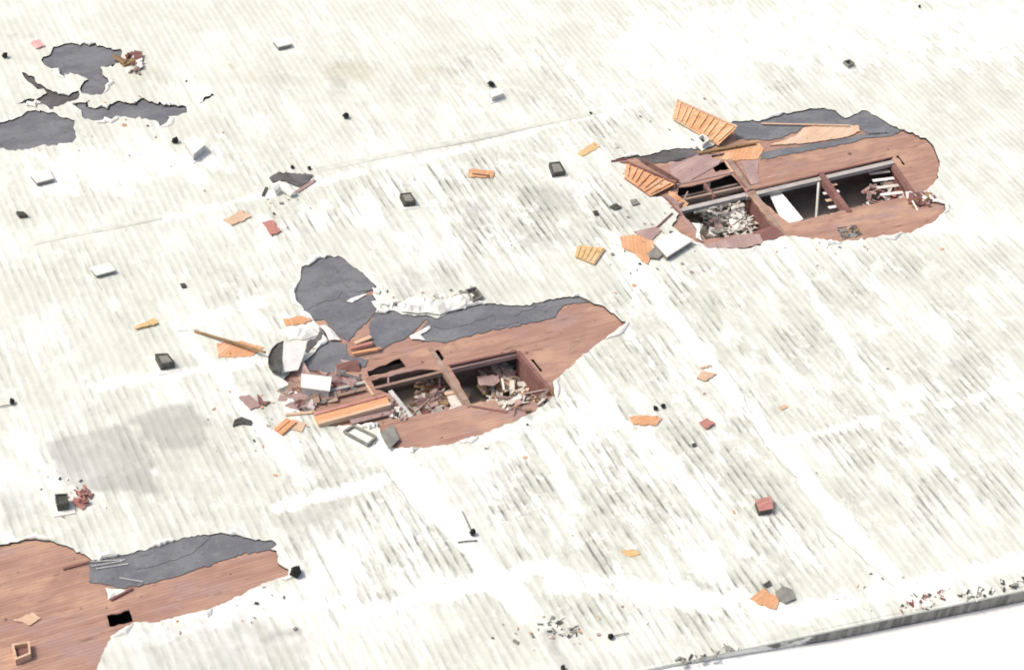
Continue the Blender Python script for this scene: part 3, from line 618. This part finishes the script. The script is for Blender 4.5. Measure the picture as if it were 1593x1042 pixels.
plank('plank', 'long thin pale plank lying along the upper grey felt of the right opening', 'plank', (1185,192), (1322,195), .14, .1, 'tan', .08)
plank('plank', 'brown plank along the upper left edge of the right opening', 'plank', (1086,238), (1176,222), .16, .12, 'brownb', .10)
plank('plank', 'dark plank leaning across the corner left of the tilted white vent box', 'plank', (1021,354), (1046,331), .12, .1, 'maroon', .12)
plank('plank', 'thin dark stick pointing left from the tip of the right opening', 'plank', (951,250), (975,247), .12, .1, 'maroon', .15)
plank('plank', 'maroon plank propped on the slatted panel at the left tip of the right opening', 'plank', (1000,247), (1056,280), .16, .12, 'maroon', .35, .25)
# --- left opening: loose timber at its left end
q = MB(); A, B = U(492,652,.25), U(604,622,.45); q.bar(A, B, 1.05, .3); d_ = B - A
r = empty('timber_girder', Vector(((A.x + B.x) / 2, (A.y + B.y) / 2, -.1)), 'long orange box girder lying across the left end of the left opening', 'girder')
q.build('web', 'orange', r)
h_ = Vector((-d_.y, d_.x, 0)).normalized()
for s_ in (-.45, .45): q = MB(); q.bar(A + h_ * s_ + Vector((0, 0, .09)), B + h_ * s_ + Vector((0, 0, .09)), .2, .12 if s_ > 0 else .5); q.build('flange', 'tan' if s_ < 0 else 'red', r)
for i, (a, b, wd, mt, lb) in enumerate([((446,634),(492,626),.5,'mauve','wide weathered plank below the snapped white hood of the left opening'),
        ((456,618),(500,612),.7,'mauve','mauve broken board under the white box at the left opening'),
        ((500,621),(568,604),.25,'beam','grey batten lying above the orange box girder'),
        ((505,609),(566,594),.22,'gird','pale batten right of the white box at the left opening'),
        ((444,644),(490,640),.22,'tan','pale splintered plank above the pair of short orange boards'),
        ((545,655),(606,640),.5,'mauve','pale mauve board tucked under the orange box girder'),
        ((548,549),(592,541),.22,'orange','short orange lath lying between two grey felt pieces'),
        ((552,533),(577,523),.3,'tan','pale lath standing in the gap between grey felt pieces'),
        ((545,541),(580,532),.25,'red','reddish lath in the gap between grey felt pieces')]):
    plank('plank', lb, 'plank', a, b, wd, .1, mt, .06 + .015 * i)
for k_, (a, b) in enumerate([((429,668),(449,651)), ((436,673),(458,654))]):
    plank('plank', ['left of two short bright orange boards below the left opening', 'right of two short bright orange boards below the left opening'][k_], 'plank', a, b, .34, .14, 'orange', .2, .22, 'pair of short orange boards')
board('plywood_sheet', 'small tan plywood square beside the two short orange boards', 'plywood sheet', [(458,652),(476,658),(470,671),(452,667)], 'tan', .08, .04)
board('roofing_scrap', 'stiff dark grey roofing square hanging at the lower left tip of the left opening', 'roofing scrap', [(592,673),(611,660),(622,682),(605,698)], 'grey', hs=[.15,.05,.1,.3])
# open frame below the left opening
P = [U(*p, .25) for p in ((535,670),(550,661),(585,678),(572,690))]
r = empty('hatch_frame', Vector((sum(p.x for p in P) / 4, sum(p.y for p in P) / 4, 0)), 'thin grey rectangular hatch frame lying empty below the orange box girder', 'hatch frame')
for i in range(4):
    q = MB(); q.bar(lerp(P[i], P[(i + 1) % 4], -.02), lerp(P[i], P[(i + 1) % 4], 1.0 - .04), .13, .22); q.build('rail', 'grey', r)
q = MB(); q.prism([Vector((p.x, p.y, .05)) for p in P], .04); q.build('backing', 'white', r)
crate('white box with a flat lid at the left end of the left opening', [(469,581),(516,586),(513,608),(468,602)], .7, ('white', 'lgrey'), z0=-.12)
# white hood with its dark rounded side
r = empty('vent_hood', U(447, 560), 'snapped white vent hood with a dark rounded side, left of the left opening', 'vent hood')
cx_ = [U(441,533,1.1), U(478,530,1.0), U(474,548,.7), U(464,575,.35), U(438,579,.4)]
q = MB(); q.prism(cx_, .06, bot=None); q.build('top_sheet', 'white', r)
arc = [(441,531),(431,535),(423,543),(418,555),(418,566),(424,575),(437,578)]
q = MB(); q.prism([U(p[0], p[1], .75 if i in (0, 6) else .45) for i, p in enumerate(arc)], .3); q.build('side_plate', 'dark', r)
arcP = [U(p[0], p[1], .8 if i in (0, 6) else .5) for i, p in enumerate(arc)]
q = MB(); q.tube(arcP, .05, 6); q.build('rim', 'dark', r)
crumple('torn_membrane', 'large crumpled white membrane flap thrown back above the left opening', 'torn membrane', [(618,474),(640,463),(668,467),(690,471),(712,460),(732,458),(735,470),(722,480),(700,485),(684,491),(664,488),(640,488),(624,486)], 'white', .35, .3, .3)
crumple('torn_membrane', 'small white membrane curl at the waist of the grey felt tongue', 'torn membrane', [(579,448),(592,452),(590,458),(582,456)], 'white', .15, .2, .1)
crumple('torn_membrane', 'white membrane shred hanging off the felt between tongue and long felt strip', 'torn membrane', [(578,470),(586,468),(592,478),(588,483)], 'white', .15, .2, .1)
crumple('torn_membrane', 'white zigzag membrane shred lying across the long grey felt strip', 'torn membrane', [(648,517),(668,506),(670,510),(654,520),(662,529),(640,527),(637,522)], 'white', .1, .2, .08, base=-.02)
crumple('torn_membrane', 'white torn strip below the lower edge of the grey felt tongue', 'torn membrane', [(497,508),(505,506),(520,517),(530,530),(512,530),(508,520)], 'white', .12, .22, .1)
crumple('torn_membrane', 'crumpled white membrane right of the gap below the white vent hood', 'torn membrane', [(443,520),(470,505),(490,512),(495,522),(480,528),(450,530)], 'white', .2, .25, .15)
board('roofing_scrap', 'black crumpled roofing strip between the white hood and the felt tongue', 'roofing scrap', [(462,533),(480,530),(495,522),(500,510),(505,520),(492,534),(478,548),(472,545)], 'felt_dk', .08, .05, rg=1)
vent('dark square curb at the upper edge of the left opening, beside the white flap', [(724,450),(740,445),(752,460),(736,468)], .35, ('grey', 'dark'), .12, 0)
# --- white vent box, tilted, lower left of the right opening
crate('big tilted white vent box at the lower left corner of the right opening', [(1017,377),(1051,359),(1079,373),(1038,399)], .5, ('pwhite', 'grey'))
crumple('torn_membrane', 'white metal flashing curl right of the tilted white vent box', 'torn membrane', [(1076,348),(1094,350),(1088,362),(1092,376),(1082,370),(1084,358)], 'white', .3, .25, .15)
board('roofing_scrap', 'grey sheet standing in for the shade under the front of the tilted white vent box', 'roofing scrap', [(1008,394),(1020,382),(1030,396),(1024,402),(1010,400)], 'grey', .2, .06)  # grey piece put in for the dark shade at the box front
vent('small white vent with a dark throat at the upper edge of the right opening', [(1084,214),(1094,208),(1104,217),(1094,224)], .55, ('white', 'black'), .25, .25)
# --- roof vents scattered over the roof
vent('dark grey square vent left of the right opening, nearest its slatted tip', [(854,253),(871,251),(880,267),(860,270)], .45, ('dark', 'grey'), .22, .15, .06, group='square roof vents')
vent('dark topped square vent above the left opening, between two orange boards', [(622,301),(639,299),(647,313),(629,315)], .5, ('dark', 'grey'), .22, .35, .06, group='square roof vents')
vent('black topped square vent on a white curb left of the white vent hood', [(241,550),(261,549),(272,563),(250,567)], .6, ('dark', 'grey'), .25, .5, .06, group='square roof vents')
vent('black topped vent on white curb beside the red brown splinters, lower left', [(85,768),(105,767),(107,781),(89,784)], .7, ('dark', 'dark'), .2, .5, .1, group='square roof vents')
crate('white box vent with a black cowl behind it, top centre of the roof', [(760,142),(777,136),(783,145),(766,151)], .55, ('white', 'lgrey'), foot='white')
def cowl(label, px, r_=.3, h=.6, mat='black', group='small black cowls'):
    h *= .8; p = U(*px); e = empty('vent_cowl', p, label, 'vent cowl', group)
    q = MB(); q.tube([p, p + Vector((0, 0, h * .6))], r_ * .55, 8); q.build('pipe', 'dark', e)
    rr = random.Random(int(px[0] * 7 + px[1])); t = Vector((rr.uniform(-.5, .5), rr.uniform(-.5, .5), 0)) * r_
    q = MB(); q.tube([p + Vector((0, 0, h * .5)), p + t * .3 + Vector((0, 0, h * .75)), p + t + Vector((0, 0, h))], [r_ * .95, r_ * rr.uniform(.6, 1), r_ * rr.uniform(.15, .5)], 5)
    for v in q.v: v += Vector((rr.uniform(-.2, .2), rr.uniform(-.2, .2), rr.uniform(-.1, .1))) * r_
    q.build('cap', mat, e)
cowl('black peaked cowl just above the white box vent, top centre', (764,134), .34, .5)
cowl('black cowl on a white patch above the ribbed band, left of top centre', (538,184), .3, .6)
cowl('black cowl beside the white box near the upper left felt patches', (273,222), .3, .5)
cowl('black cowl touching the pointed right end of the lower left opening', (460,893), .42, .7)
cowl('black cowl at the bottom edge of the roof right of the grey strip', (949,992), .22, .5)
cowl('left of two black cowls above the pale orange board, lower right', (1019,637), .2, .35)
cowl('right of two black cowls above the pale orange board, lower right', (1031,633), .22, .35)
cowl('black cowl with a smudge at the far upper left edge', (8,90), .28, .5)
cowl('black cowl lying at the left edge beside a thin rod', (19,628), .24, .5)
cowl('black cowl with two thin rods below the left opening', (735,832), .24, .6)
cowl('small black cowl at the bottom edge, lowest on the roof', (875,1041), .2, .4)
cowl('tiny dark cowl on the white roof at the upper right', (1430,12), .14, .3)
stick('thin_rod', 'thin grey rod running left from the black cowl at the left edge', 'rod', (-4,633), (19,629), .03, 'dark')
stick('thin_rod', 'thin grey rod slanting down to the black cowl below the left opening', 'rod', (719,795), (735,830), .045, 'grey', .08, .15)
stick('thin_rod', 'thin grey rod lying left from the black cowl below the left opening', 'rod', (712,843), (742,840), .04, 'dark')
stick('thin_rod', 'thin pale rod right of the black cowl at the bottom edge', 'rod', (952,989), (978,984), .03, 'grey')
crate('white box vent at the lower right of the upper left felt patches', [(286,219),(305,211),(320,224),(301,240)], .75, ('white', 'lgrey'), group='white box vents', foot='white')
crate('white box vent on the far left below the large rounded felt patch', [(46,270),(74,262),(84,277),(57,284)], .4, ('white', 'grey'), group='white box vents')
crate('low white box vent between the left edge vent and the long orange pole', [(140,416),(170,408),(180,420),(150,428)], .35, ('white', 'grey'), group='white box vents')
crate('small white box vent near the top left of centre', [(424,62),(446,57),(454,68),(433,73)], .4, ('white', 'grey'), group='white box vents')
vent('small flat dark vent alone at the left, above the pair of faint white boxes', [(25,329),(37,329),(43,334),(30,335)], .3, ('dark', 'dark'), .2, .0, .05)
vent('small grey vent alone on the white roof beyond the right opening', [(1312,95),(1322,92),(1330,98),(1320,102)], .35, ('grey', 'dark'), .25, .2)
# --- loose boards
B_ = [('board', 'hollow orange board beside the ribbed band, upper centre', 'board', [(730,264),(735,262),(769,267),(766,277),(728,274)], 'orange', .1),
 ('board', 'pale yellow board left of the right opening, above the dark square vent', 'board', [(898,239),(925,220),(934,228),(905,243)], 'yellow', .1),
 ('board', 'tan orange board with a pinkish end, upper left of centre', 'board', [(347,341),(377,327),(391,336),(360,350)], 'tan', .1),
 ('board', 'small pinkish red board with dark rim right of the tan orange board', 'board', [(408,345),(425,342),(438,359),(422,366)], 'red', .15),
 ('board', 'orange red board at the left of the grey felt tongue', 'board', [(440,496),(470,491),(486,497),(474,503),(444,506)], 'orange', .08),
 ('board', 'yellow orange board alone on the left side of the roof', 'board', [(207,508),(240,494),(246,502),(212,511)], 'yellow', .2),
 ('board', 'broad pale orange sheet under the long pole, left of the white hood', 'board', [(337,534),(375,530),(412,540),(392,553),(340,556)], 'orange', .08),
 ('board', 'mauve board lying below left of the white hood', 'board', [(371,617),(388,613),(406,630),(389,637)], 'mauve', .12),
 ('board', 'pale orange board lying below the pair of black cowls', 'board', [(978,648),(1005,645),(1030,650),(1022,660),(985,659)], 'orange', .1),
 ('board', 'small dark red block right of the pale orange board', 'board', [(1087,656),(1101,650),(1113,658),(1099,666)], 'red', .2),
 ('board', 'tan splinter, longer of two between the openings and the lower right', 'board', [(1092,576),(1116,580),(1110,584),(1096,592),(1084,588)], 'tan', .1),
 ('board', 'thin tan splinter just above the longer tan splinter', 'board', [(1088,571),(1107,567),(1108,570),(1092,573)], 'tan', .08),
 ('board', 'tiny tan scrap on the white seam right of the dark red block', 'board', [(1211,634),(1222,629),(1226,632),(1216,637)], 'tan', .08),
 ('board', 'flat orange board touching a dark grey square near the bottom right', 'board', [(1167,930),(1188,914),(1196,922),(1213,928),(1208,947),(1184,940)], 'orange', .1),
 ('board', 'yellow green stained scrap near the bottom centre', 'board', [(966,857),(985,853),(996,861),(980,866)], 'yellow', .05),
 ('board', 'pale orange sheet peeling at the foot of the right opening, above white seam', 'board', [(930,352),(958,362),(972,384),(950,378)], 'pwhite', .05)]
for nm, lb, ct, px, mt, h in B_: board(nm, lb, ct, px, mt, h, .07, group='loose wooden boards')
plank('plank', 'dark edge strip lying inside the hollow orange board', 'plank', (735,270), (762,273), .12, .05, 'maroon', .15)
stick('pole', 'long rust orange pole slanting from the left to the white vent hood', 'pole', (303,515), (413,548), .1, 'brownb', .12, .5)
board('roofing_square', 'dark grey square of roofing touching the flat orange board, bottom right', 'roofing scrap', [(1206,920),(1218,911),(1233,916),(1238,930),(1222,937),(1211,931)], 'grey', .2, .08)
board('roofing_scrap', 'small dark scrap above the flat orange board, bottom right', 'roofing scrap', [(1187,908),(1198,902),(1200,909),(1192,912)], 'dark', .15, .05)
board('insulation_scrap', 'pink insulation scrap at the top left edge of the roof', 'insulation scrap', [(48,66),(60,60),(66,67),(70,71),(56,75)], 'pink', .15, .12, rg=.6)
crate('pinkish red box with its shaded front coloured dark, alone at the lower right', [(1175,777),(1200,771),(1203,790),(1182,794)], .55, ('red', 'dark'), name='wooden_box', cat='wooden box')  # dark body colour paints the shaded front
r_ = [('roofing_scrap', 'dark scrap lying right of the black topped vent, left of the left opening', [(365,652),(376,648),(392,654),(390,660),(376,658),(362,662)], 'dark'),
 ('roofing_scrap', 'short dark curved stick beside the mauve board', [(400,612),(405,616),(408,624),(420,624),(412,630),(402,626)], 'maroon'),
 ('roofing_scrap', 'small black scrap left of the slatted tip, below it', [(948,321),(958,316),(968,322),(956,326)], 'dark'),
 ('roofing_scrap', 'small grey scrap left of the lower corner of the right opening', [(980,311),(990,309),(996,316),(984,319)], 'grey'),
 ('roofing_scrap', 'tiny black scrap between dark square vent and right opening', [(922,328),(930,327),(931,333),(925,334)], 'dark'),
 ('roofing_scrap', 'tiny dark scrap left of the yellow orange board, mid left', [(280,441),(288,440),(290,446),(283,447)], 'dark'),
 ('roofing_scrap', 'tiny black chip below the dark red block, lower right', [(1076,690),(1082,688),(1084,692),(1078,694)], 'dark')]
for nm, lb, px, mt in r_: board(nm, lb, 'roofing scrap', px, mt, .15, .08, group='small dark roofing scraps')
# red brown splinters beside the lower left vent, and beside the upper left felt
def heap(name, label, cat, px, mats, n, sz, seed, hmax=.3, z=0.0, kind=None, group=None, mound=0.0):
    rnd = random.Random(seed); P = UL(px, z); poly = [(p.x, p.y) for p in P]; xs = [p.x for p in P]; ys = [p.y for p in P]; b = MB(); k = 0
    c = sum(P, Vector()) / len(P)
    while k < n:
        x, y = rnd.uniform(min(xs), max(xs)), rnd.uniform(min(ys), max(ys))
        if not inside(np.array([[x, y]]), poly)[0]: continue
        k += 1; L = rnd.uniform(*sz); mi = rnd.randrange(len(mats)); t = rnd.random()
        mz = mound * max(0, polydist(np.array([[x, y]]), poly)[0]) ** .5
        R3 = Matrix.Rotation(rnd.uniform(0, 6.28), 3, 'Z') @ Matrix.Rotation(rnd.uniform(-.6, .6), 3, 'X') @ Matrix.Rotation(rnd.uniform(-.5, .5), 3, 'Y')
        b.box((x, y, z + mz + rnd.uniform(.03, hmax)), L, L * (.14 + .5 * t * t), L * rnd.uniform(.06, .2), R3, mi)
    return tag(b.build(name, mats), label, cat, group, kind)
heap('splintered_wood', 'red brown splintered wood beside a white curbed vent, lower left', 'splinters', [(118,768),(145,764),(142,775),(135,788),(118,785)], ['maroon', 'red'], 16, (.3, .9), 3, .25, kind='stuff')
heap('splintered_wood', 'brown splintered wood at the right tip of the topmost felt patch', 'splinters', [(186,92),(215,88),(230,108),(212,116),(190,104)], ['maroon', 'mauve', 'brownb', 'pwhite'], 22, (.4, 1.4), 4, .25, kind='stuff')
heap('rubble', 'bricks and dark rubble strewn on the roof edge at the lower right', 'rubble', [(1395,940),(1420,925),(1470,915),(1470,930),(1440,950),(1400,958)], ['brick', 'dark', 'maroon', 'pwhite'], 50, (.12, .4), 5, .1, kind='stuff')
heap('rubble', 'dark rubble strewn on the roof edge beside the grey strip, bottom centre', 'rubble', [(830,972),(868,964),(912,975),(910,985),(880,992),(835,980)], ['dark', 'grey', 'dark', 'grey'], 26, (.12, .4), 6, .05, kind='stuff')
heap('rubble', 'dark broken bits at the right end of the roof edge', 'rubble', [(1490,925),(1593,895),(1600,905),(1500,940)], ['dark', 'grey', 'white'], 36, (.15, .5), 7, .1, kind='stuff')
heap('rubble', 'dark bits at the left end of the dark roof edge, bottom right', 'rubble', [(1050,1025),(1150,1000),(1150,1012),(1060,1036)], ['dark', 'grey', 'grey'], 26, (.15, .5), 8, .08, kind='stuff')
# grey felt scrap cluster upper left of centre
board('felt_scrap', 'ragged grey felt scrap with a brown flap, upper left of centre', 'felt scrap', [(419,277),(433,267),(450,269),(487,272),(480,283),(468,291),(452,285),(440,280),(424,283)], 'felt_dk', .12, .06, rg=.8)
q = MB(); q.tube([U(424,297,.2), U(436,290,.35), U(448,294,.35), U(456,303,.2)], [.5, .42, .4, .3], 10); tag(q.build('membrane_roll', 'white'), 'white rolled membrane curl under the ragged grey felt scrap', 'membrane roll')
plank('plank', 'brown strip at the right side of the ragged grey felt scrap', 'plank', (462,298), (490,280), .3, .06, 'mauve', .1)
plank('plank', 'short black strip left of the white rolled membrane curl', 'plank', (409,304), (415,291), .2, .1, 'dark', .1)
for k_, px in enumerate([(455,262), (481,264)]): cowl(['left of two tiny black cowls above the ragged grey felt scrap', 'right of two tiny black cowls above the ragged grey felt scrap'][k_], px, .18, .3)
# lower left opening
board('board', 'pale tan board lying on the bare deck at the lower left', 'board', [(20,964),(50,952),(64,961),(44,972),(38,968)], 'tan', ZD + .1, .06)
vent('broken pale square curb on the bare deck at the bottom left', [(18,1001),(46,996),(48,1016),(24,1026)], .35, ('tan', 'maroon'), .25, .0, .3, z0=ZD)
crumple('torn_membrane', 'white triangular scrap between felt and deck, lower left opening', 'torn membrane', [(164,912),(188,914),(203,918),(186,922),(168,931)], 'white', .1, .25, .08, base=-.1)
plank('plank', 'dark splinter right of the white triangular scrap, lower left opening', 'plank', (172,932), (206,914), .14, .08, 'maroon', -.02)
plank('plank', 'thin split plank edge at the upper left of the bare deck', 'plank', (98,884), (142,872), .16, .08, 'maroon', -.04)
for k_, (a, b) in enumerate([((142,880),(190,872)), ((150,884),(200,876)), ((186,898),(222,904)), ((140,873),(195,870))]):
    plank('lath', ['thin white lath, second from top on the grey felt, lower left opening', 'thin white lath, third from top on the grey felt, lower left opening', 'thin white lath, lowest on the grey felt, lower left opening', 'thin white lath, topmost on the grey felt, lower left opening'][k_], 'lath', a, b, .06, .04, 'lgrey', -.02, None, 'white laths on the grey felt')
# --- what lies inside the openings
def mound(label, px, z, h, mats, n, sz, seed):
    heap('rubble', label, 'rubble', px, mats, n, sz, seed, .5, z, 'stuff', None, h)
mound('splintered red brown rubble inside the left bay of the left opening', [(655,602),(690,588),(702,600),(724,630),(700,655),(645,660),(640,640)], -2.9, .4, ['maroon', 'mauve', 'mauve', 'brownb', 'plaster'], 200, (.25, 1.3), 21)
mound('pale plaster rubble and broken wood inside the right bay of the left opening', [(750,585),(775,568),(796,575),(812,600),(835,625),(800,650),(765,645),(752,612)], -2.9, .4, ['plaster', 'plaster', 'plaster', 'mauve', 'tan', 'brownb', 'pwhite'], 190, (.25, 1.2), 22)
mound('grey plaster rubble inside the left bay of the right opening', [(1108,322),(1133,314),(1175,350),(1170,375),(1128,380),(1122,345)], -2.3, .4, ['plaster', 'lgrey', 'plaster', 'white', 'plaster'], 130, (.25, 1.0), 23)
mound('olive grey floor debris at the far left inside the right opening', [(1082,330),(1108,320),(1122,350),(1126,370),(1108,372)], -2.6, .1, ['grey', 'mauve', 'wall', 'grey'], 70, (.3, 1.1), 33)
mound('pale broken wood inside the right bay of the right opening', [(1345,300),(1385,285),(1412,305),(1400,330),(1345,335)], -2.2, .2, ['mauve', 'pwhite', 'mauve', 'red'], 70, (.25, 1.0), 24)
board('light_patch_panel', 'bright white panel standing in for the sunlit patch inside the middle bay of the right opening', 'light patch panel', [(1197,302),(1216,300),(1250,341),(1220,352)], 'low', -.75, .06)  # white panel put in for the patch of sunlight seen through the opening
for i in range(5):
    y = 290 + i * 11; plank('lath', ['topmost', 'second from the top', 'middle', 'fourth from the top', 'lowest'][i] + ' of five pale slats right of the white post, right opening', 'lath', (1277 + i * 4, y), (1302 + i * 3.5, y - 4), .3, .05, 'pwhite' if i % 2 else 'tan', -.9, None, 'pale slats inside the right opening')
for i in range(4):
    y = 268 + i * 11; plank('lath', ['topmost', 'second', 'third', 'lowest'][i] + ' of four pinkish slats at the right end of the right opening', 'lath', (1352 + i * 6, y + 2), (1384 + i * 7, y - 2), .32, .05, 'pwhite' if i % 2 else 'plaster', -.9, None, 'pinkish slats inside the right opening')
plank('plank', 'pale broken plank across the left bay of the left opening', 'plank', (692,612), (714,608), .3, .1, 'tan', -.6)
board('board', 'yellowish square board inside the left bay beside the cross beam', 'board', [(695,614),(715,612),(722,630),(704,636)], 'plaster', -.7, .06)
board('board', 'pinkish broken board on the rubble of the right bay, left opening', 'board', [(742,585),(775,583),(778,592),(768,600),(745,598)], 'mauve', -1.5, .06)
plank('plank', 'pale upright plank on the rubble of the right bay, left opening', 'plank', (781,588), (784,606), .14, .1, 'pwhite', -1.4, -1.2)
heap('rubble', 'splintered wood spilling over the lower lip of the left opening', 'rubble', [(772,626),(830,618),(845,628),(815,645),(785,645)], ['tan', 'mauve', 'plaster', 'brownb'], 9, (.25, .7), 25, .3, ZD, kind='stuff')
heap('rubble', 'grey splinters at the right corner of the left opening', 'rubble', [(825,620),(860,606),(870,620),(842,634)], ['grey', 'dark', 'mauve', 'brownb'], 15, (.3, .9), 26, .12, ZD, kind='stuff')
heap('rubble', 'dark splinters at the right end of the right opening', 'rubble', [(1408,305),(1440,296),(1455,315),(1425,326)], ['maroon', 'mauve', 'brownb', 'pwhite'], 40, (.3, 1.2), 27, .2, ZD, kind='stuff')
heap('rubble', 'grey splinters in the small square opening at the lower edge, right opening', 'rubble', [(1304,355),(1332,351),(1342,365),(1312,373)], ['mauve', 'grey', 'brownb'], 30, (.3, 1.0), 28, .15, ZD - .25, kind='stuff')
heap('rubble', 'splinters and torn laths at the left end of the left opening', 'rubble', [(445,600),(470,610),(540,612),(500,630),(448,634)], ['mauve', 'beam', 'grey', 'maroon', 'pwhite'], 46, (.4, 1.6), 29, .15, ZD, kind='stuff')
heap('rubble', 'broken bits below the girder end at the left opening', 'rubble', [(606,622),(620,636),(634,648),(618,655),(604,648)], ['mauve', 'dark', 'white', 'plaster'], 36, (.2, .8), 30, .2, ZD, kind='stuff')

crumple('torn_membrane', 'thin white slit of membrane across the middle of the grey felt tongue', 'torn membrane', [(539,468),(556,460),(572,456),(562,462),(548,470)], 'white', .06, .2, .05, base=-.04)

heap('torn_shards', 'tangle of grey felt shards and split wood at the left end of the left opening', 'shards', [(448,590),(470,575),(530,560),(575,575),(560,600),(520,612),(470,618),(446,612)], ['felt_dk', 'felt', 'mauve', 'maroon', 'beam'], 34, (.5, 1.7), 41, .12, ZD, kind='stuff')
heap('torn_shards', 'split wood shards below the slatted tip of the right opening', 'shards', [(1000,268),(1050,285),(1062,320),(1040,318),(1012,303)], ['mauve', 'maroon', 'orange', 'brownb'], 20, (.4, 1.5), 42, .12, ZD, kind='stuff')
heap('torn_shards', 'grey and white shards strewn on the roof around the dark square curb, left opening', 'shards', [(590,465),(615,472),(720,452),(740,440),(745,470),(650,462),(600,480)], ['white', 'lgrey', 'grey', 'white'], 26, (.25, .8), 43, .08, 0, kind='stuff')
def chips():
    rnd = random.Random(77); b = MB(); mats = ['dark', 'grey', 'tan', 'mauve', 'orange', 'white']
    spots = [(520,600,120,70), (700,640,150,50), (480,540,70,60), (1020,330,70,70), (1000,400,60,40), (1250,380,150,20), (1080,200,60,30), (200,200,120,60), (450,300,60,40), (400,650,80,50), (1420,930,150,30), (900,980,90,30), (640,470,80,25), (330,930,100,40), (110,770,40,30), (800,500,500,330)]
    holes = PITR
    for k in range(330):
        sp = rnd.choice(spots); x, y = rnd.gauss(sp[0], sp[2] * .6), rnd.gauss(sp[1], sp[3] * .6)
        if y > 1020 - .21 * (x - 1050) or any(inside(np.array([[x, y]]), h)[0] for h in holes): continue
        p = U(x, y, .06); L = rnd.uniform(.06, .26) * (1.5 if rnd.random() < .12 else 1)
        R3 = Matrix.Rotation(rnd.uniform(0, 6.28), 3, 'Z') @ Matrix.Rotation(rnd.uniform(-.4, .4), 3, 'X'); b.box(p, L, L * rnd.uniform(.25, .9), .05, R3, rnd.choice((0, 1, 1, 2, 3, 3, 4, 5)))
    tag(b.build('debris_chips', mats), 'tiny scattered chips of wood and roofing strewn over the white roof', 'debris', None, 'stuff')
chips()
